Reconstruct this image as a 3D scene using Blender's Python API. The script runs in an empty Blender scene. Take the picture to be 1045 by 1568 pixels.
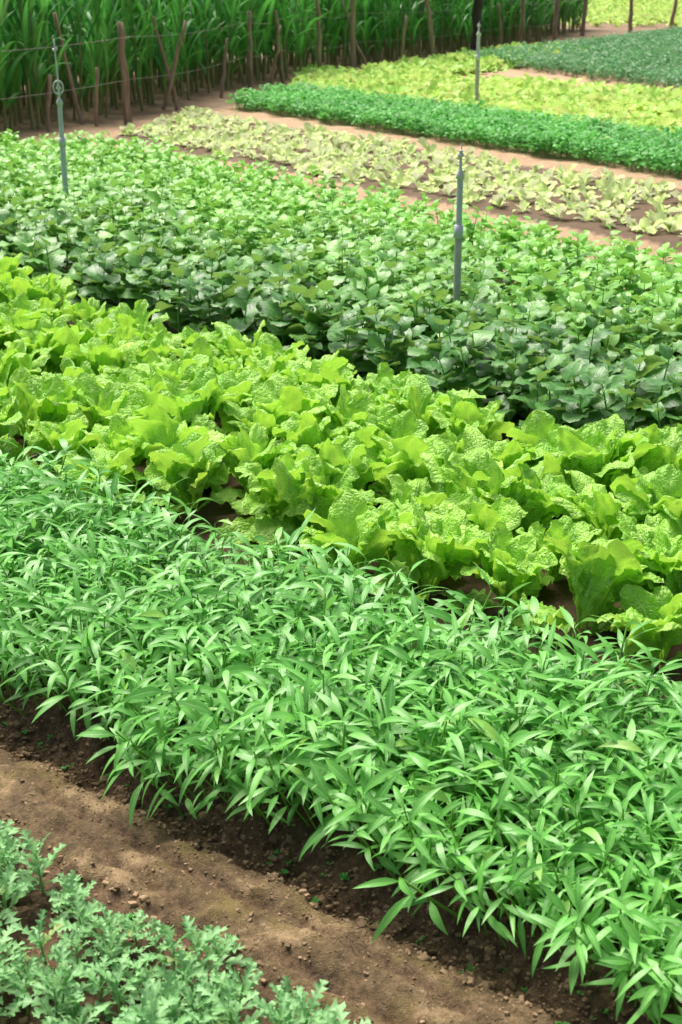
import bpy, math, numpy as np
from mathutils import Vector
rng = np.random.default_rng(11)
R = math.radians
scene = bpy.context.scene
COL = scene.collection

# ------------------------------------------------------------------ noise
def _hash(ix, iy, seed):
    h = (ix.astype(np.int64)*374761393 + iy.astype(np.int64)*668265263 + seed*1442695041) & 0xffffffff
    h = ((h ^ (h >> 13))*1274126177) & 0xffffffff
    h = h ^ (h >> 16)
    return (h & 0xffff)/65535.0
def vnoise(x, y, seed=0):
    x = np.asarray(x, float); y = np.asarray(y, float)
    ix = np.floor(x); iy = np.floor(y); fx = x-ix; fy = y-iy
    fx = fx*fx*(3-2*fx); fy = fy*fy*(3-2*fy)
    a = _hash(ix, iy, seed); b = _hash(ix+1, iy, seed); c = _hash(ix, iy+1, seed); d = _hash(ix+1, iy+1, seed)
    return (a*(1-fx)+b*fx)*(1-fy)+(c*(1-fx)+d*fx)*fy
def fbm(x, y, seed=0, o=4):
    s = 0; a = .5
    for k in range(o):
        s = s+a*(vnoise(x, y, seed+k)-.5); x = x*2.03+3.1; y = y*2.03+1.7; a *= .5
    return s*2
def sstep(a, b, x):
    t = np.clip((x-a)/(b-a), 0, 1); return t*t*(3-2*t)

# ------------------------------------------------------------------ ground
def coords(x, y):
    return .777*x-.629*y, .629*x+.777*y
def wob(s, n): return .040*fbm(s*2.5, n*2.5, 5, 3)+.030*fbm(s*9, n*9, 9, 3)
def rutf(s, n, w):
    a = np.exp(-((n+.03*fbm(s*3, n*0+2, 55, 3)-1.655)/w)**2)*sstep(.30, .42, vnoise(s*3.1, n*.5, 61))
    b = np.exp(-((n+.04*fbm(s*2, n*0+7, 57, 3)-1.745)/w)**2)*sstep(.38, .52, vnoise(s*2.3+4, n*.5, 63))
    return np.maximum(a, b)
def ground_h(x, y, fine=True):
    s, n = coords(x, y)
    nn = n+wob(s, n)
    z = np.zeros_like(x)
    near = 1-sstep(3.0, 3.3, n)
    z = z-.022*(1-sstep(1.57, 1.61, nn))
    z = z-.020*rutf(s, n, .014)
    z = z-.055*sstep(1.805, 1.83, nn)+.075*sstep(1.875, 1.99, nn)
    z = z-.05*sstep(2.78, 2.85, nn)*1.0+.03*sstep(2.88, 2.98, nn)
    z = z+.012*np.exp(-((nn-1.73)/.06)**2)
    if fine:
        edge = sstep(1.76, 1.85, nn)+(1-sstep(1.55, 1.66, nn))
        lump = fbm(x*22, y*22, 33, 4)
        z = z+near*(.020*fbm(x*9, y*9, 21, 4)+.034*np.clip(edge, 0, 1)*lump+.014*fbm(x*30, y*30, 35, 4))
        z = z+(1-near)*.03*fbm(x*3, y*3, 41, 4)
    return z
def nonuni(parts):
    out = []
    for a, b, st in parts:
        out.append(np.arange(a, b-1e-6, st))
    out.append(np.array([parts[-1][1]])); return np.unique(np.round(np.concatenate(out), 5))
gx = nonuni([(-400, -60, 40), (-60, -12, 6), (-12, -3, .3), (-3, -1.2, .05), (-1.2, .9, .008), (.9, 3, .05), (3, 12, .25), (12, 60, 4), (60, 400, 40)])
gy = nonuni([(-200, -10, 30), (-10, 1, 1), (1, 1.8, .05), (1.8, 3.5, .008), (3.5, 7, .04), (7, 30, .1), (30, 60, 1), (60, 100, 5), (100, 900, 50)])
GX, GY = np.meshgrid(gx, gy)
GZ = ground_h(GX.ravel(), GY.ravel())
gv = np.stack([GX.ravel(), GY.ravel(), GZ], 1)
nx, ny = len(gx), len(gy)
ii = (np.arange(ny-1)[:, None]*nx+np.arange(nx-1)[None]).ravel()
gf = np.stack([ii, ii+1, ii+1+nx, ii+nx], 1)

def mesh_obj(name, V, F, UV=None, C=None, mats=(), mi=None, smooth=True):
    me = bpy.data.meshes.new(name)
    me.vertices.add(len(V)); me.vertices.foreach_set("co", np.ascontiguousarray(V, dtype=np.float32).ravel())
    nf = len(F)
    me.loops.add(nf*4); me.polygons.add(nf)
    me.polygons.foreach_set("loop_start", np.arange(nf, dtype=np.int32)*4)
    me.loops.foreach_set("vertex_index", np.ascontiguousarray(F, dtype=np.int32).ravel())
    me.update(calc_edges=True)
    if UV is not None:
        l = me.uv_layers.new(name="UVMap")
        l.data.foreach_set("uv", np.ascontiguousarray(UV[F.ravel()], dtype=np.float32).ravel())
    if C is not None:
        a = me.color_attributes.new(name="var", type='FLOAT_COLOR', domain='POINT')
        c4 = np.ones((len(V), 4), np.float32); c4[:, :3] = C
        a.data.foreach_set("color", c4.ravel())
    for m in mats: me.materials.append(m)
    me.polygons.foreach_set("use_smooth", np.full(nf, smooth))
    me.update()
    ob = bpy.data.objects.new(name, me); COL.objects.link(ob); return ob

# ------------------------------------------------------------------ material helpers
class NT:
    def __init__(s, name):
        s.m = bpy.data.materials.new(name); s.m.use_nodes = True
        s.t = s.m.node_tree; s.t.nodes.clear()
        s.out = s.t.nodes.new('ShaderNodeOutputMaterial')
    def n(s, typ, **k):
        nd = s.t.nodes.new(typ)
        for a, b in k.items(): setattr(nd, a, b)
        return nd
    def l(s, a, b): s.t.links.new(a, b)
    def math(s, op, a, b=None, c=None, clamp=False):
        nd = s.n('ShaderNodeMath', operation=op, use_clamp=clamp)
        for i, v in enumerate((a, b, c)):
            if v is None: continue
            if isinstance(v, (int, float)): nd.inputs[i].default_value = v
            else: s.l(v, nd.inputs[i])
        return nd.outputs[0]
    def mix(s, f, a, b, mode='MIX'):
        nd = s.n('ShaderNodeMix', data_type='RGBA', blend_type=mode)
        for i, v in ((0, f), (6, a), (7, b)):
            if isinstance(v, (int, float)): nd.inputs[i].default_value = v
            elif isinstance(v, tuple): nd.inputs[i].default_value = (*v, 1)
            else: s.l(v, nd.inputs[i])
        return nd.outputs[2]
    def noise(s, vec, scale, detail=3, rough=.55):
        nd = s.n('ShaderNodeTexNoise'); nd.inputs['Scale'].default_value = scale
        nd.inputs['Detail'].default_value = detail; nd.inputs['Roughness'].default_value = rough
        s.l(vec, nd.inputs['Vector']); return nd.outputs['Fac']
    def rng(s, v, a, b, c=0., d=1.):
        nd = s.n('ShaderNodeMapRange'); s.l(v, nd.inputs[0])
        for i, q in enumerate((a, b, c, d)): nd.inputs[i+1].default_value = q
        return nd.outputs[0]

def leaf_mat(name, c1, c2, dark, rib, stem, rough=.45, transl=.35, tcol=None, spec=.5, ribw=.05, bump=.3, bscale=120, veins=True, ribamt=.6, yellow=(.35, .33, .06), nveins=46., blister=0.):
    m = NT(name)
    at = m.n('ShaderNodeVertexColor', layer_name='var'); sp = m.n('ShaderNodeSeparateColor'); m.l(at.outputs[0], sp.inputs[0])
    rr, st, pl = sp.outputs
    uv = m.n('ShaderNodeUVMap'); su = m.n('ShaderNodeSeparateXYZ'); m.l(uv.outputs[0], su.inputs[0])
    geo = m.n('ShaderNodeNewGeometry'); pos = geo.outputs['Position']
    col = m.mix(rr, c1, c2)
    col = m.mix(pl, dark, col)
    nz = m.noise(pos, 35, 3)
    col = m.mix(m.rng(nz, .3, .75, 0, .3), col, c2)
    d = m.math('ABSOLUTE', m.math('SUBTRACT', su.outputs[0], .5))
    ribm = m.rng(d, ribw*.4, ribw, 1, 0)
    if veins:
        ph = m.math('MULTIPLY', m.math('SUBTRACT', su.outputs[1], m.math('MULTIPLY', d, .7)), nveins)
        vv = m.rng(m.math('SINE', ph), .82, 1., 0, .5)
        ribm = m.math('MAXIMUM', ribm, vv)
    if blister:
        vo = m.n('ShaderNodeTexVoronoi', feature='DISTANCE_TO_EDGE'); vo.inputs['Scale'].default_value = blister
        m.l(pos, vo.inputs['Vector'])
        bl = m.rng(vo.outputs['Distance'], 0, .25, 0, 1)
        ribm = m.math('MAXIMUM', ribm, m.math('MULTIPLY', m.math('SUBTRACT', 1., bl), .3))
    col = m.mix(m.math('MULTIPLY', ribm, ribamt), col, rib)
    old = m.rng(rr, .985, .995, 0, .5)
    col = m.mix(old, col, yellow)
    col = m.mix(st, col, stem)
    back = m.mix(geo.outputs['Backfacing'], col, m.mix(.15, col, (.30, .50, .18)))
    hgt = m.math('ADD', m.noise(pos, bscale, 2), m.math('MULTIPLY', ribm, -.6))
    if blister: hgt = m.math('ADD', hgt, m.math('MULTIPLY', bl, .55))
    bp = m.n('ShaderNodeBump'); bp.inputs['Strength'].default_value = bump; bp.inputs['Distance'].default_value = .003
    m.l(hgt, bp.inputs['Height'])
    p = m.n('ShaderNodeBsdfPrincipled'); m.l(back, p.inputs['Base Color'])
    m.l(m.rng(nz, .3, .7, rough-.05, rough+.1), p.inputs['Roughness'])
    p.inputs['Specular IOR Level'].default_value = spec
    m.l(bp.outputs[0], p.inputs['Normal'])
    tr = m.n('ShaderNodeBsdfTranslucent')
    m.l(m.mix(.75, col, tcol or tuple(min(.9, v*1.8) for v in c2)), tr.inputs[0])
    ms = m.n('ShaderNodeMixShader'); m.l(m.math('MULTIPLY', m.math('SUBTRACT', 1., st), transl), ms.inputs[0])
    m.l(p.outputs[0], ms.inputs[1]); m.l(tr.outputs[0], ms.inputs[2]); m.l(ms.outputs[0], m.out.inputs[0])
    return m.m

def soil_mat():
    m = NT('soil')
    geo = m.n('ShaderNodeNewGeometry'); pos = geo.outputs['Position']
    at = m.n('ShaderNodeVertexColor', layer_name='var'); sp = m.n('ShaderNodeSeparateColor'); m.l(at.outputs[0], sp.inputs[0])
    dry, far, dk = sp.outputs
    n1 = m.noise(pos, 9, 5, .65); n2 = m.noise(pos, 60, 4, .7); n3 = m.noise(pos, 330, 3, .7)
    wet = m.mix(m.rng(n2, .35, .7), (.085, .052, .027), (.26, .165, .09))
    tan = m.mix(m.rng(n1, .40, .60), (.19, .125, .058), (.45, .31, .16))
    tan = m.mix(m.rng(n2, .38, .72, 0, .55), tan, (.52, .39, .23))
    tan = m.mix(m.rng(n3, .54, .64, 0, .75), tan, (.15, .095, .047))
    tan = m.mix(m.rng(n3, .32, .42, .7, 0), tan, (.64, .52, .37))
    moss = m.rng(m.noise(pos, 5.2, 6, .75), .47, .55, 0, .75)
    tan = m.mix(moss, tan, (.18, .14, .04))
    damp = m.rng(m.noise(pos, 4.3, 6, .7), .45, .53, 0, .8)
    tan = m.mix(damp, tan, m.mix(m.rng(n2, .35, .7), (.085, .055, .025), (.25, .165, .085)))
    tan = m.mix(m.rng(m.noise(pos, 17, 4, .7), .53, .61, 0, .6), tan, (.11, .072, .033))
    f = m.mix(m.rng(n1, .3, .7), (.48, .30, .17), (.64, .45, .29))
    f = m.mix(m.rng(n2, .4, .7, 0, .4), f, (.18, .10, .05))
    col = m.mix(m.math('ADD', dry, m.math('MULTIPLY', m.math('SUBTRACT', n2, .5), 1.1), clamp=True), wet, tan)
    col = m.mix(far, col, f)
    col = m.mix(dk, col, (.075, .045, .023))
    h = m.math('ADD', m.math('MULTIPLY', n2, .8), m.math('MULTIPLY', n3, .5))
    bp = m.n('ShaderNodeBump'); bp.inputs['Strength'].default_value = 1.; bp.inputs['Distance'].default_value = .014
    m.l(h, bp.inputs['Height'])
    p = m.n('ShaderNodeBsdfPrincipled'); m.l(col, p.inputs['Base Color'])
    m.l(m.rng(damp, 0, .85, .85, .6), p.inputs['Roughness']); p.inputs['Specular IOR Level'].default_value = .3
    m.l(bp.outputs[0], p.inputs['Normal']); m.l(p.outputs[0], m.out.inputs[0])
    return m.m
def plain_mat(name, c1, c2, scale, rough=.7, stretch=None, bump=.3):
    m = NT(name); tc = m.n('ShaderNodeTexCoord'); mp = m.n('ShaderNodeMapping'); m.l(tc.outputs['Object'], mp.inputs[0])
    if stretch: mp.inputs['Scale'].default_value = stretch
    nz = m.noise(mp.outputs[0], scale, 5, .65)
    p = m.n('ShaderNodeBsdfPrincipled'); m.l(m.mix(m.rng(nz, .3, .7), c1, c2), p.inputs['Base Color'])
    p.inputs['Roughness'].default_value = rough
    bp = m.n('ShaderNodeBump'); bp.inputs['Strength'].default_value = bump; bp.inputs['Distance'].default_value = .005
    m.l(nz, bp.inputs['Height']); m.l(bp.outputs[0], p.inputs['Normal'])
    m.l(p.outputs[0], m.out.inputs[0]); return m.m

# ------------------------------------------------------------------ ground object
x, y = gv[:, 0], gv[:, 1]
s_, n_ = coords(x, y)
nn = n_+wob(s_, n_)
dry = sstep(1.565, 1.62, nn)*(1-sstep(1.785, 1.825, nn))*(1-.9*rutf(s_, n_, .017))
far = sstep(6.0, 7.2, n_)
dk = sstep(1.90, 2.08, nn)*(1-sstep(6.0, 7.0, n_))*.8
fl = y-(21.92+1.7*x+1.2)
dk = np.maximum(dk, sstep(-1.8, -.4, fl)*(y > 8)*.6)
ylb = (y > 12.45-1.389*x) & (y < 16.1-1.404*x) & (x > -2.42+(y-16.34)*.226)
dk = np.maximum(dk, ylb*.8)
gc = np.stack([dry, far, dk], 1)
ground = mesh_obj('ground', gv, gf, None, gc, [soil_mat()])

# ------------------------------------------------------------------ plant parts
def grid_faces(nl, nw):
    i = (np.arange(nl)[:, None]*(nw+1)+np.arange(nw)[None]).ravel()
    return np.stack([i, i+nw+1, i+nw+2, i+1], 1)
def rotz(V, a):
    c, s = math.cos(a), math.sin(a); return np.stack([V[:, 0]*c-V[:, 1]*s, V[:, 0]*s+V[:, 1]*c, V[:, 2]], 1)
def leaf(L, W, prof, a0, a1, nl, nw, az, base, cup=.2, ruf=0., rfreq=3., blis=0., sweep=0., roll=0., side=0., p=1.3, twist=0., jag=0.):
    t = np.linspace(0, 1, nl+1); tm = (t[1:]+t[:-1])/2
    am = a0+(a1-a0)*tm**p; at = a0+(a1-a0)*t**p
    cx = np.concatenate([[0], np.cumsum(np.cos(am))])*L/nl; cz = np.concatenate([[0], np.cumsum(np.sin(am))])*L/nl
    cy = side*t**2*L
    s = np.linspace(-1, 1, nw+1)
    w = W/2*prof(t)
    if jag: w = w*(1+jag*(rng.uniform(-1, 1, nl+1))*(t > .3)*(t < .97))
    T, S = np.meshgrid(t, s, indexing='ij'); Wd = w[:, None]
    A = at[:, None]
    sd = int(rng.integers(0, 9999)); ph = rng.uniform(0, 6.28)
    off = cup*np.abs(S)**1.6*Wd
    fl = np.clip(Wd/(W*.3), 0, 1)
    sg = np.sign(S)
    if ruf: off = off+ruf*.8*np.abs(S)**2*np.sin(T*rfreq*6.28+ph+S*1.7)*fl+ruf*.9*np.abs(S)**4*np.sin(T*rfreq*2.6*6.28+ph*2+sg*1.3)*fl
    if blis: off = off+blis*2*(vnoise(T*8, S*3.5, sd)-.5)*fl+blis*1.2*(vnoise(T*17, S*7, sd+1)-.5)*fl
    off = off+(roll+twist*T)*S*Wd
    X = cx[:, None]-np.sin(A)*off+np.cos(A)*sweep*np.abs(S)*Wd
    Z = cz[:, None]+np.cos(A)*off+np.sin(A)*sweep*np.abs(S)*Wd
    Y = cy[:, None]+S*Wd
    V = np.stack([X.ravel(), Y.ravel(), Z.ravel()], 1)
    V = rotz(V, az)+np.asarray(base)
    UV = np.stack([(S*.5+.5).ravel(), T.ravel()], 1)
    return V, grid_faces(nl, nw), UV, np.full(len(V), rng.uniform()), np.zeros(len(V))
def tube(pts, rad, k=5):
    pts = np.asarray(pts, float); n = len(pts)
    V = []
    for i in range(n):
        d = pts[min(i+1, n-1)]-pts[max(i-1, 0)]; d /= np.linalg.norm(d)+1e-9
        a = np.cross(d, [0.3, 1, .1]); a /= np.linalg.norm(a); b = np.cross(d, a)
        for j in range(k):
            q = 6.28318*j/k; V.append(pts[i]+rad[i]*(math.cos(q)*a+math.sin(q)*b))
    F = [[i*k+j, i*k+(j+1) % k, (i+1)*k+(j+1) % k, (i+1)*k+j] for i in range(n-1) for j in range(k)]
    V = np.array(V); return V, np.array(F), np.full((len(V), 2), .5), np.full(len(V), .5), np.ones(len(V))
def join(parts):
    V, F, U, Rr, S = [], [], [], [], []; o = 0
    for p in parts:
        V.append(p[0]); F.append(p[1]+o); U.append(p[2]); Rr.append(p[3]); S.append(p[4]); o += len(p[0])
    return [np.concatenate(q) for q in (V, F, U, Rr, S)]
def plant_mass(name, protos, P, scale, mats, lean=None, tint=None, leanrand=.12):
    n = len(P); idx = rng.integers(0, len(protos), n); az = rng.uniform(0, 6.283, n)
    lx = rng.normal(0, leanrand, n); ly = rng.normal(0, leanrand, n)
    if lean is not None: lx = lx+lean[:, 0]; ly = ly+lean[:, 1]
    if tint is None: tint = np.full(n, .75)
    tint = np.clip(tint+rng.normal(0, .13, n), 0, 1)
    AV, AF, AU, AC = [], [], [], []; o = 0
    for k, pr in enumerate(protos):
        q = np.where(idx == k)[0]
        if not len(q): continue
        V, F, U, Rr, S = pr; m = len(V)
        c, s = np.cos(az[q])[:, None], np.sin(az[q])[:, None]; sc = scale[q][:, None]
        X = (V[:, 0]*c-V[:, 1]*s)*sc; Y = (V[:, 0]*s+V[:, 1]*c)*sc; Z = V[:, 2][None]*sc
        X2 = X+lx[q][:, None]*Z; Y2 = Y+ly[q][:, None]*Z; Z2 = Z-(lx[q][:, None]*X+ly[q][:, None]*Y)
        W = np.stack([X2+P[q, 0:1], Y2+P[q, 1:2], Z2+P[q, 2:3]], 2).reshape(-1, 3)
        Fo = (F[None]+(np.arange(len(q))*m)[:, None, None]).reshape(-1, 4)+o
        rr = (Rr[None]+rng.uniform(0, 1, (len(q), 1))) % 1.0
        C = np.stack([rr, np.broadcast_to(S[None], rr.shape), np.broadcast_to(tint[q][:, None], rr.shape)], 2).reshape(-1, 3)
        AV.append(W); AF.append(Fo); AU.append(np.tile(U, (len(q), 1))); AC.append(C); o += len(W)
    return mesh_obj(name, np.concatenate(AV), np.concatenate(AF), np.concatenate(AU), np.concatenate(AC), mats)
def scatter(x0, x1, y0, y1, sp, mask, jit=.45, ang=-.68):
    c, s = math.cos(ang), math.sin(ang); r = math.hypot(x1-x0, y1-y0)/2+sp
    g = np.arange(-r, r, sp); A, B = np.meshgrid(g, g)
    A = A.ravel()+rng.uniform(-jit, jit, A.size)*sp; B = B.ravel()+rng.uniform(-jit, jit, B.size)*sp
    X = A*c-B*s+(x0+x1)/2; Y = A*s+B*c+(y0+y1)/2
    k = (X > x0) & (X < x1) & (Y > y0) & (Y < y1); X, Y = X[k], Y[k]
    k = mask(X, Y); X, Y = X[k], Y[k]
    return np.stack([X, Y, ground_h(X, Y, False)-.004], 1)

# profiles
def lance(t): return np.where(t < .2, .09, np.sin(np.clip((t-.2)/.8, 0, 1)**.62*math.pi)**.9+.04*(1-t))
def ovate(t): return np.where(t < .12, .10, np.sqrt(np.clip(1-((t-.48)/.52)**2, 0, 1))*(1-.18*(t > .6)*(t-.6)))
def obov(t): return np.where(t < .62, .13+.87*sstep(.10, .60, t), np.sqrt(np.clip(1-((t-.62)/.385)**2, 0, 1)))
def strap(t): return np.minimum(1, .55+t*2.5)*np.clip((1-t)*1.9, 0, 1)**.7+.01
def lobed(t):
    env = np.sin(np.clip(t*.86+.14, 0, 1)**.9*math.pi)*.75+.30*sstep(.45, .8, t)*(1-sstep(.86, 1.0, t))
    f = (t*5.0) % 1.0
    return np.where(t < .16, .07, env*(.20+.85*np.clip(np.minimum(f*2.2, (1-f)*2.0), 0, 1)))+.01

def spinach():
    parts = []; h = rng.uniform(.15, .22); lx, ly = rng.normal(0, .02, 2)
    parts.append(tube([(0, 0, -.02), (lx*.4, ly*.4, h*.5), (lx, ly, h)], [.0028, .0025, .0018], 4))
    n = rng.integers(6, 8); a = rng.uniform(0, 6.28)
    for i in range(n):
        f = i/(n-1); a += 2.5+rng.normal(0, .5)
        zz = h*(.46+.54*f)
        L = rng.uniform(.085, .125)*(1-.22*f*f); W = rng.uniform(.0125, .0190)*(1-.15*f)
        a0 = R(rng.uniform(28, 56)+12*f); a1 = R(rng.uniform(-50, 0)+20*f*f)
        parts.append(leaf(L, W, lance, a0, a1, 8, 2, a, (lx*zz/h, ly*zz/h, zz), cup=rng.uniform(.05, .3), roll=rng.normal(0, .3), side=rng.normal(0, .10), p=.75, twist=rng.normal(0, .3)))
    return join(parts)
def mustard():
    parts = []; n = rng.integers(15, 19); a = rng.uniform(0, 6.28)
    for i in range(n):
        f = i/(n-1); a += 2.4+rng.normal(0, .35)
        if f < .22:
            L = rng.uniform(.17, .22); W = rng.uniform(.10, .13); a0 = R(rng.uniform(20, 45)); a1 = R(rng.uniform(-50, -10)); p = 1.5
        else:
            L = rng.uniform(.23, .30)*(1-.12*f); W = rng.uniform(.105, .145)*(1-.25*f)
            a0 = R(rng.uniform(58, 75)+16*f); a1 = R(rng.uniform(-75, 20)+45*f); p = rng.uniform(2.2, 3.8)
        parts.append(leaf(L, W, obov, a0, a1, 20, 12, a, (math.cos(a)*.018, math.sin(a)*.018, .005+.03*f), cup=rng.uniform(-.4, .4),
                          ruf=rng.uniform(.008, .014), rfreq=rng.uniform(1.6, 2.6), blis=.009, roll=rng.normal(0, .22), side=rng.normal(0, .12), p=p, twist=rng.normal(0, .3), jag=.04))
    return join(parts)
def malabar(n0=9, hh=.33):
    parts = []; h = hh*rng.uniform(.82, 1.1); lx, ly = rng.normal(0, .04, 2)
    parts.append(tube([(0, 0, -.02), (lx*.4, ly*.4, h*.5), (lx, ly, h)], [.005, .004, .002], 4))
    n = n0+rng.integers(0, 2); a = rng.uniform(0, 6.28)
    for i in range(n):
        f = i/(n-1); a += 2.4+rng.normal(0, .4); zz = h*(.12+.88*f)
        L = rng.uniform(.12, .16)*(1-.42*f**2); W = L*rng.uniform(.68, .84)
        a0 = R(rng.uniform(8, 38)+26*f); a1 = R(rng.uniform(-50, -10)+32*f*f)
        parts.append(leaf(L, W, ovate, a0, a1, 7, 4, a, (lx*zz/h, ly*zz/h, zz), cup=rng.uniform(-.1, .35), roll=rng.normal(0, .2), ruf=.005, rfreq=1.2))
    return join(parts)
def seedling(L0=.12, wr=(.5, .65), n0=6):
    parts = []; n = rng.integers(n0, n0+3); a = rng.uniform(0, 6.28)
    for i in range(n):
        f = i/(n-1); a += 2.4+rng.normal(0, .3); L = L0*rng.uniform(.8, 1.2)*(1-.25*f)
        parts.append(leaf(L, L*rng.uniform(*wr), obov, R(rng.uniform(20, 55)+32*f), R(rng.uniform(-50, 15)+50*f), 7, 4, a, (0, 0, .0), cup=.3, ruf=L0*.05, rfreq=1.5, roll=rng.normal(0, .25)))
    return join(parts)
def herb():
    parts = []
    a = 0
    for i in range(16):
        a += 2.4; r = rng.uniform(0, .05); z = rng.uniform(.04, .19); L = rng.uniform(.035, .06)
        parts.append(leaf(L, L*.75, ovate, R(rng.uniform(0, 60)), R(rng.uniform(-50, 20)), 3, 2, a+rng.normal(0, .5), (math.cos(a)*r, math.sin(a)*r, z), cup=.3, roll=rng.normal(0, .3)))
    for i in range(3):
        q = rng.uniform(0, 6.28); parts.append(tube([(0, 0, 0), (math.cos(q)*.04, math.sin(q)*.04, .14)], [.002, .0015], 3))
    return join(parts)
def daisy():
    parts = []; n = rng.integers(10, 14); a = rng.uniform(0, 6.28); h = rng.uniform(.05, .085)
    parts.append(tube([(0, 0, -.01), (0, 0, h)], [.003, .002], 4))
    for i in range(n):
        f = i/(n-1); a += 2.4+rng.normal(0, .3); L = rng.uniform(.055, .085)*(1-.3*f)
        parts.append(leaf(L, L*rng.uniform(.46, .60), lobed, R(rng.uniform(22, 48)+30*f), R(rng.uniform(-45, 0)+50*f), 30, 4, a, (0, 0, h*(.2+.8*f)), cup=.2, sweep=.55, roll=rng.normal(0, .15), ruf=.003, rfreq=2))
    return join(parts)
def maize():
    parts = []; h = rng.uniform(1.1, 1.5); lx, ly = rng.normal(0, .06, 2)
    parts.append(tube([(0, 0, -.05), (lx*.3, ly*.3, h*.4), (lx, ly, h)], [.021, .018, .007], 6))
    n = rng.integers(12, 15); pa = rng.uniform(0, 3.14)
    for i in range(n):
        f = i/(n-1); a = pa+(i % 2)*math.pi+rng.normal(0, .6); zz = h*(.16+.84*f)
        L = rng.uniform(.55, .9); W = rng.uniform(.045, .075)
        parts.append(leaf(L, W, strap, R(rng.uniform(66, 84)), R(rng.uniform(-60, 50)+25*f), 9, 2, a, (lx*zz/h, ly*zz/h, zz), cup=.25, roll=rng.normal(0, .2), side=rng.normal(0, .08), p=1.7))
    return join(parts)

M_sp = leaf_mat('water_spinach_leaf', (.115, .42, .055), (.22, .58, .11), (.03, .18, .025), (.32, .62, .20), (.20, .46, .06), rough=.42, transl=.22, ribw=.10, veins=False, bump=.2, ribamt=.5, spec=.6, yellow=(.32, .50, .07))
M_mu = leaf_mat('mustard_leaf', (.28, .62, .045), (.46, .79, .11), (.13, .44, .025), (.64, .86, .34), (.5, .72, .24), rough=.43, transl=.32, tcol=(.55, .90, .08), ribw=.045, bump=1.0, bscale=75, ribamt=.5, yellow=(.62, .74, .10), nveins=38., spec=.5, blister=70.)
M_ma = leaf_mat('malabar_spinach_leaf', (.17, .49, .05), (.30, .65, .10), (.014, .115, .028), (.18, .44, .13), (.15, .36, .06), rough=.38, transl=.20, ribw=.05, bump=.6, bscale=60, ribamt=.4, spec=.55, nveins=34., yellow=(.25, .5, .07))
M_pl = leaf_mat('young_lettuce_leaf', (.60, .82, .20), (.84, .94, .42), (.42, .66, .12), (.75, .9, .5), (.55, .7, .3), rough=.5, transl=.28, veins=False, yellow=(.7, .8, .3), spec=.4)
M_he = leaf_mat('herb_leaf', (.09, .40, .065), (.17, .54, .11), (.03, .20, .035), (.16, .42, .13), (.12, .32, .07), rough=.5, transl=.25, veins=False, spec=.4)
M_li = leaf_mat('light_lettuce_leaf', (.40, .74, .09), (.64, .88, .21), (.20, .52, .05), (.6, .85, .35), (.45, .65, .22), rough=.5, transl=.28, veins=False, spec=.4)
M_dk = leaf_mat('dark_seedling_leaf', (.07, .25, .085), (.12, .33, .12), (.04, .15, .05), (.15, .32, .13), (.12, .24, .08), rough=.5, transl=.25, veins=False)
M_da = leaf_mat('crown_daisy_leaf', (.18, .42, .14), (.30, .56, .23), (.05, .21, .055), (.38, .60, .31), (.20, .42, .12), rough=.47, transl=.20, ribw=.08, veins=False, bump=.3, spec=.45)
M_mz = leaf_mat('maize_leaf', (.04, .23, .04), (.10, .39, .065), (.012, .10, .025), (.24, .48, .15), (.25, .26, .10), rough=.42, transl=.32, ribw=.10, veins=False, yellow=(.5, .42, .18), spec=.4)

def nco(x, y): return .629*x+.777*y
def sco(x, y): return .777*x-.629*y
P = scatter(-2.2, 1.2, .9, 3.6, .062, lambda x, y: (nco(x, y) < 1.515+.07*(sco(x, y)+2.1)+.04*fbm(x*4, y*4, 3)) & (nco(x, y) > .75) & (vnoise(x*7, y*7, 77) > .24))
plant_mass('crown_daisy_bed', [daisy() for _ in range(7)], P, rng.uniform(.75, 1.25, len(P)), [M_da], tint=np.full(len(P), .72))
P = scatter(-3.0, 2.6, .4, 6.0, .0345, lambda x, y: (nco(x, y) < 2.74+.04*fbm(x*3, y*3, 8)) & (nco(x, y) > 1.94+.07*fbm(x*3, y*3, 4)))
n = nco(P[:, 0], P[:, 1]); e = 1-sstep(1.95, 2.12, n); e2 = sstep(2.62, 2.74, n)
ln = np.stack([-.629*e*.55+.629*e2*.15, -.777*e*.55+.777*e2*.15], 1)
hv = 1+.20*fbm(P[:, 0]*2.2, P[:, 1]*2.2, 71, 3)
plant_mass('water_spinach_bed', [spinach() for _ in range(20)], P, rng.uniform(.80, 1.18, len(P))*(1-.12*e)*hv, [M_sp], lean=ln, leanrand=.15, tint=.70-.1*e+.5*fbm(P[:, 0]*1.5, P[:, 1]*1.5, 73, 2)+rng.normal(0, .12, len(P)))
P = scatter(-4.4, 3.2, .8, 10.0, .245, lambda x, y: (nco(x, y) > 3.03+.05*fbm(x*2, y*2, 12)) & (y < 5.76-1.06*x), jit=.27)
plant_mass('leaf_mustard_bed', [mustard() for _ in range(10)], P, rng.uniform(.80, 1.22, len(P)), [M_mu], leanrand=.12, tint=np.full(len(P), .78))
P = scatter(-4.8, 5.2, 1.5, 15, .134, lambda x, y: (y > 6.0-1.06*x) & (y < 11.1-1.41*x+.3*fbm(x*2, y*2, 6)) & (y < 14.0+.3*fbm(x*2, y, 6)) & (y < 20.2+1.7*x) & (vnoise(x*2.2, y*2.2, 19) > .08), jit=.48)
d0 = P[:, 1]-(6.0-1.06*P[:, 0])
tt = np.clip(.0+.27*d0+.6*fbm(P[:, 0]*1.5, P[:, 1]*1.5, 91, 2), 0, .97)
plant_mass('malabar_spinach_bed', [malabar() for _ in range(12)], P, rng.uniform(.8, 1.15, len(P))*(1.05-.07*np.clip(d0, 0, 4)), [M_ma], tint=tt, leanrand=.14)
lf = lambda x, y: x > -2.42+(y-16.34)*.226
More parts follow.
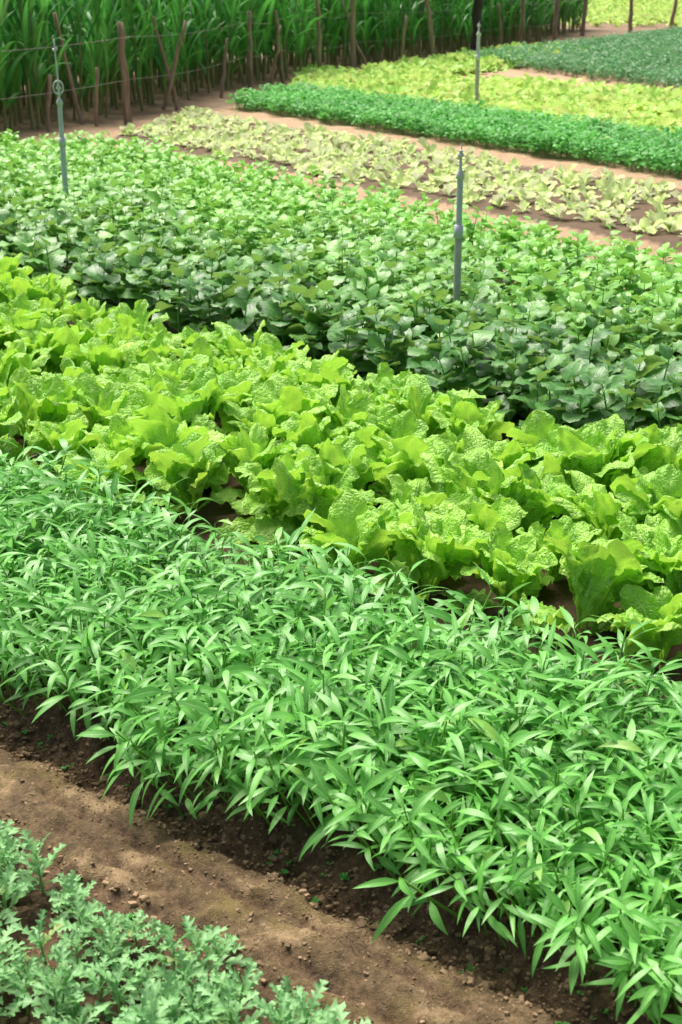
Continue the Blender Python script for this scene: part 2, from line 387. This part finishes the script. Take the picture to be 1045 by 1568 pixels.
P = scatter(-3, 5.5, 5, 20, .225, lambda x, y: (y > 12.65-1.389*x) & (y < 16.05-1.404*x) & lf(x, y) & (vnoise(x*3, y*3, 44) > .12), jit=.24, ang=-.95)
plant_mass('young_lettuce_bed', [seedling(.135, (.46, .62), 6) for _ in range(8)], P, rng.uniform(.75, 1.15, len(P)), [M_pl], leanrand=.25)
P = scatter(-2, 6.5, 7, 24, .085, lambda x, y: (y > 17.15-1.5*x) & (y < 20.3-1.51*x) & (x > -1.55+(y-19.2)*.5), ang=-.95)
plant_mass('coriander_bed', [herb() for _ in range(6)], P, rng.uniform(.8, 1.2, len(P))*(1+.25*fbm(P[:, 0]*3, P[:, 1]*3, 15, 3)), [M_he], tint=.65+.9*fbm(P[:, 0]*3, P[:, 1]*3, 3))
P = scatter(-1, 8.5, 9, 28, .22, lambda x, y: (y > 20.5-1.51*x) & (y < 25.8-.907*x) & (x > -.7), ang=-.95, jit=.35)
plant_mass('light_lettuce_bed', [seedling(.21) for _ in range(8)], P, rng.uniform(.7, 1.25, len(P)), [M_li], leanrand=.15, tint=.7+.8*fbm(P[:, 0]*2, P[:, 1]*2, 13))
P = scatter(2.0, 15, 17, 43, .16, lambda x, y: (y > 26.1-.907*x) & (y > 36.0-2.9*x) & (y < 29.8+1.27*x-.2) & (y < 27.5+1.75*(x-1.6)), ang=-.95)
plant_mass('dark_seedling_bed', [herb() for _ in range(5)], P, rng.uniform(1.0, 1.4, len(P)), [M_dk], tint=.6+.7*fbm(P[:, 0]*2, P[:, 1]*2, 3))
P = scatter(6, 30, 46, 95, .42, lambda x, y: (x > 7+(y-46)*.12) & (((y-.2*x) % 9) > 1.6), ang=-.6)
plant_mass('distant_vegetable_field', [seedling(.3) for _ in range(5)], P, rng.uniform(.8, 1.2, len(P)), [M_li])
P = scatter(-2.6, 5, 19, 36, .2, lambda x, y: (y > 21.9+1.78*x-.2*x+.2) & (y < 25.3+1.9*x) & (y > 25.6-.907*x) & (y < 34) & (vnoise(x*1.3, y*1.3, 5) > .3))
plant_mass('weeds', [seedling(.26) for _ in range(5)], P, rng.uniform(.5, 1.2, len(P)), [M_li], leanrand=.2, tint=np.full(len(P), .5))

# ------------------------------------------------------------------ fence line + maize
FX = np.array([-9.0, -6.0, -3.66, -2.54, -.946, 1.82, 5.1, 7.7]); FY = np.array([6.6, 11.8, 15.7, 17.75, 23.6, 29.2, 36.2, 44.4])
def fxl(y): return np.interp(y, FY, FX)
P = scatter(-15, 9, 7, 46, .32, lambda x, y: (x < fxl(y)-.4) & (x > fxl(y)-4.0) & (y < 45), ang=1.05, jit=.40)
plant_mass('maize_field', [maize() for _ in range(9)], P, rng.uniform(.78, 1.28, len(P)), [M_mz], leanrand=.07, tint=rng.uniform(.1, 1, len(P)))

M_wood = plain_mat('weathered_wood', (.20, .13, .09), (.46, .34, .25), 14, .85, (1, 1, .15), .6)
M_dkwood = plain_mat('dark_bark', (.03, .024, .018), (.09, .065, .05), 10, .9, (1, 1, .3), .6)
M_pvc = plain_mat('grey_pvc', (.46, .50, .56), (.60, .64, .70), 9, .45, None, .05)
M_rust = plain_mat('muddy_pipe', (.36, .34, .32), (.52, .51, .50), 25, .7, None, .1)
M_wht = plain_mat('pale_plastic', (.5, .53, .52), (.68, .7, .68), 20, .5, None, .05)
M_wire = plain_mat('wire', (.25, .24, .2), (.38, .35, .3), 30, .6)
def empty(name, loc=(0, 0, 0)):
    e = bpy.data.objects.new(name, None); e.location = loc; COL.objects.link(e); return e
def part(name, tb, mat, parent, sharp=False):
    V, F = tb[0], tb[1]; o = mesh_obj(name, V, F, None, None, [mat]); o.parent = parent; return o
def pole_geo(b, top, r0, r1, wob=.02, k=8, n=9):
    b = np.array(b, float); top = np.array(top, float)
    pts = [b+(top-b)*i/(n-1)+np.array([rng.normal(0, wob), rng.normal(0, wob), 0])*(0 < i < n-1) for i in range(n)]
    rad = [(r0+(r1-r0)*i/(n-1))*rng.uniform(.9, 1.1) for i in range(n)]
    pts.append(pts[-1]+(pts[-1]-pts[-2])*.02); rad.append(.0005)
    return tube(pts, rad, k)
fence = empty('wooden_fence')
posts = [(-3.03, 17.4, -.28, 1.25, .028), (-2.54, 17.6, -.04, 1.14, .052), (-2.12, 19.3, -.28, 1.15, .028), (-2.34, 19.2, .36, 1.1, .028), (-1.37, 22.5, 0, 1.12, .04),
         (-.92, 24, -.12, 1.1, .035), (-.36, 25.3, -.02, 1.35, .045), (.21, 26.4, 0, 1.3, .055), (.5, 26.5, -.5, 1.2, .03), (1.82, 28.8, -.25, 1.5, .05),
         (4.12, 34.4, .03, 1.5, .055), (5.1, 35.8, 0, 1.5, .06), (6.44, 40.1, .1, 1.5, .065), (8.1, 42.2, 0, 1.5, .06), (9.7, 44.3, .15, 1.5, .06), (-4.6, 14.0, .1, 1.2, .035), (-5.9, 11.8, -.1, 1.2, .035),
         (-3.30, 16.6, .06, .62, .028), (-2.86, 17.2, .05, .66, .024), (-1.72, 21.2, .12, .8, .025), (-1.12, 23.2, .2, .9, .024), (1.1, 27.6, .1, .9, .03), (3.5, 32.6, -.1, 1.0, .035)]
for i, (px, py, lx, h, r) in enumerate(posts):
    part('post_%d' % (i+1), pole_geo((px, py-.1, -.1), (px+lx, py-.1+rng.normal(0, .05), h), r, r*.8, .012), M_wood, fence)
part('post_gate', pole_geo((2.77, 31.0, -.1), (2.85, 31.0, 2.3), .11, .09, .02, 10), M_dkwood, fence)
lp = sorted([p for p in posts if abs(p[2]) < .2 and p[3] > 1.05], key=lambda q: q[1])
for lvl, hz in enumerate((.5, .98)):
    for j in range(len(lp)-1):
        a, b = lp[j], lp[j+1]; pts = []
        for q in np.linspace(0, 1, 7):
            pts.append((a[0]+a[2]*hz/a[3]+(b[0]-a[0])*q, a[1]+(b[1]-a[1])*q-.16, hz-.06*math.sin(q*math.pi)))
        part('wire_%d_%d' % (lvl+1, j+1), tube(pts, [.003]*7, 4), M_wire, fence)

def sprinkler(x, y, h, r, ring=False, whip=0.):
    e = empty('sprinkler_pole', (x, y, 0))
    H = h
    def ring_prof(zs, rs, k=14):
        return tube([(0, 0, z) for z in zs], rs, k)
    hb = H*.60
    part('lower_pipe', ring_prof([-.1, hb], [r, r]), M_rust if not ring else M_pvc, e)
    part('coupling', ring_prof([hb-.03, hb-.028, hb+.03, hb+.032, hb+.033], [r*.9, r*1.25, r*1.25, r*.9, .001]), M_pvc, e)
    part('upper_pipe', ring_prof([hb+.02, H*.86], [r*.82, r*.82]), M_pvc, e)
    part('reducer', ring_prof([H*.86-.002, H*.86, H*.88, H*.90, H*.91], [r*.8, r*1.12, r*1.12, r*.6, r*.45]), M_wht, e)
    part('nozzle_riser', ring_prof([H*.90, H*.985], [r*.42, r*.38]), M_pvc, e)
    part('sprinkler_head', ring_prof([H*.965, H*.967, H*.98, H*.985, H*.992, H, H+.001], [r*.4, r*.85, r*.85, r*.35, r*.7, r*.25, .0005]), M_wht, e)
    part('spike', tube([(0, 0, H*.99), (r*.3, 0, H+.03)], [.003, .002], 6), M_pvc, e)
    if ring:
        pts = [(.035*math.cos(q), -.01, H-.02+.045*math.sin(q)) for q in np.linspace(0, 6.2832, 17)]
        part('wire_loop', tube(pts, [.006]*17, 6), M_wht, e)
        part('spray_stake', pole_geo((0, 0, H), (-.01, 0, H+whip), .008, .006, .003, 6, 6), M_wht, e)
        part('stake_tip', tube([(-.02, 0, H+whip*.75), (.01, 0, H+whip*.8)], [.012, .01], 6), M_wht, e)
    return e
sprinkler(.56, 6.8, .95, .018)
sprinkler(-1.97, 10.32, .98, .020, True, .30)
sprinkler(1.8, 19.6, 1.05, .028)

# ------------------------------------------------------------------ clods on the path
def clod():
    g = np.linspace(-1, 1, 3); V = []; F = []
    for ax in range(3):
        for sg in (-1, 1):
            o = len(V)
            for a in g:
                for b in g:
                    p = [0, 0, 0]; p[ax] = sg; p[(ax+1) % 3] = a*sg; p[(ax+2) % 3] = b; V.append(p)
            for i in range(2):
                for j in range(2): F.append([o+i*3+j, o+(i+1)*3+j, o+(i+1)*3+j+1, o+i*3+j+1])
    V = np.array(V, float); V /= np.linalg.norm(V, axis=1)[:, None]**.8
    q = rng.uniform(0, 10, 3)
    V = V*(1+.35*np.sin(V@np.array([2.3, 1.7, 2.9])+q[0])*np.cos(V@np.array([3.1, -2.2, 1.2])+q[1]))[:, None]*np.array([1, rng.uniform(.6, 1), .6])*.5
    n = len(V); return V, np.array(F), np.full((n, 2), .5), np.full(n, .5), np.zeros(n)
N = 11000
s = rng.uniform(-3.4, .2, N); k = rng.uniform(size=N)
nn2 = np.where(k < .58, rng.normal(1.88, .07, N), np.where(k < .78, rng.uniform(1.2, 1.64, N), rng.uniform(1.58, 1.84, N)))
X = .777*s+.629*nn2; Y = -.629*s+.777*nn2
Pc = np.stack([X, Y, ground_h(X, Y, True)], 1)
sz = np.clip(np.exp(rng.normal(-4.95, .5, N)), 0, .022); sz = np.where((nn2 > 1.62) & (nn2 < 1.8), sz*.5, sz)
mc = NT('soil_clod')
at = mc.n('ShaderNodeVertexColor', layer_name='var'); sp = mc.n('ShaderNodeSeparateColor'); mc.l(at.outputs[0], sp.inputs[0])
geo = mc.n('ShaderNodeNewGeometry')
cc = mc.mix(sp.outputs[0], (.13, .085, .042), (.40, .27, .155)); cc = mc.mix(mc.rng(mc.noise(geo.outputs['Position'], 200, 3), .4, .7, 0, .5), cc, (.16, .10, .055))
pp = mc.n('ShaderNodeBsdfPrincipled'); mc.l(cc, pp.inputs['Base Color']); pp.inputs['Roughness'].default_value = .95; mc.l(pp.outputs[0], mc.out.inputs[0])
plant_mass('soil_clods', [clod() for _ in range(6)], Pc, sz, [mc.m], leanrand=.3)
N = 130
s = rng.uniform(-3.4, .2, N); nn2 = np.where(rng.uniform(size=N) < .85, rng.uniform(1.83, 1.97, N), rng.uniform(1.55, 1.66, N))
X = .777*s+.629*nn2; Y = -.629*s+.777*nn2
plant_mass('weed_sprouts', [seedling(.014) for _ in range(4)], np.stack([X, Y, ground_h(X, Y, True)], 1), rng.uniform(.4, 1.3, N), [M_he], leanrand=.2)

# ------------------------------------------------------------------ light
el, azm = R(62), R(-30)
S = Vector((math.sin(azm)*math.cos(el), math.cos(azm)*math.cos(el), math.sin(el)))
sun = bpy.data.lights.new('sun', 'SUN'); sun.energy = 5.0; sun.angle = R(34); sun.color = (1, .965, .88)
so = bpy.data.objects.new('sun', sun); so.rotation_euler = (-S).to_track_quat('-Z', 'Y').to_euler(); COL.objects.link(so)
w = bpy.data.worlds.new("World"); scene.world = w; w.use_nodes = True
nt = w.node_tree; nt.nodes.clear()
sky = nt.nodes.new('ShaderNodeTexSky'); sky.sky_type = 'NISHITA'; sky.sun_disc = False
sky.sun_elevation = el; sky.sun_rotation = azm; sky.dust_density = 7; sky.air_density = .9; sky.ozone_density = .4
bg = nt.nodes.new('ShaderNodeBackground'); bg.inputs[1].default_value = .15
wo = nt.nodes.new('ShaderNodeOutputWorld'); nt.links.new(sky.outputs[0], bg.inputs[0]); nt.links.new(bg.outputs[0], wo.inputs[0])

cam = bpy.data.cameras.new('camera'); cam.lens = 50; cam.sensor_fit = 'VERTICAL'; cam.sensor_height = 36; cam.clip_end = 2000; cam.clip_start = .05
cam.dof.use_dof = True; cam.dof.focus_distance = 4.0; cam.dof.aperture_fstop = 8
co = bpy.data.objects.new('camera', cam); co.location = (0, 0, 1.75); co.rotation_euler = (R(69), 0, 0); COL.objects.link(co)
scene.camera = co
scene.view_settings.view_transform = 'Standard'; scene.view_settings.look = 'None'; scene.view_settings.exposure = 0
print('verts', sum(len(o.data.vertices) for o in scene.objects if o.type == 'MESH'))
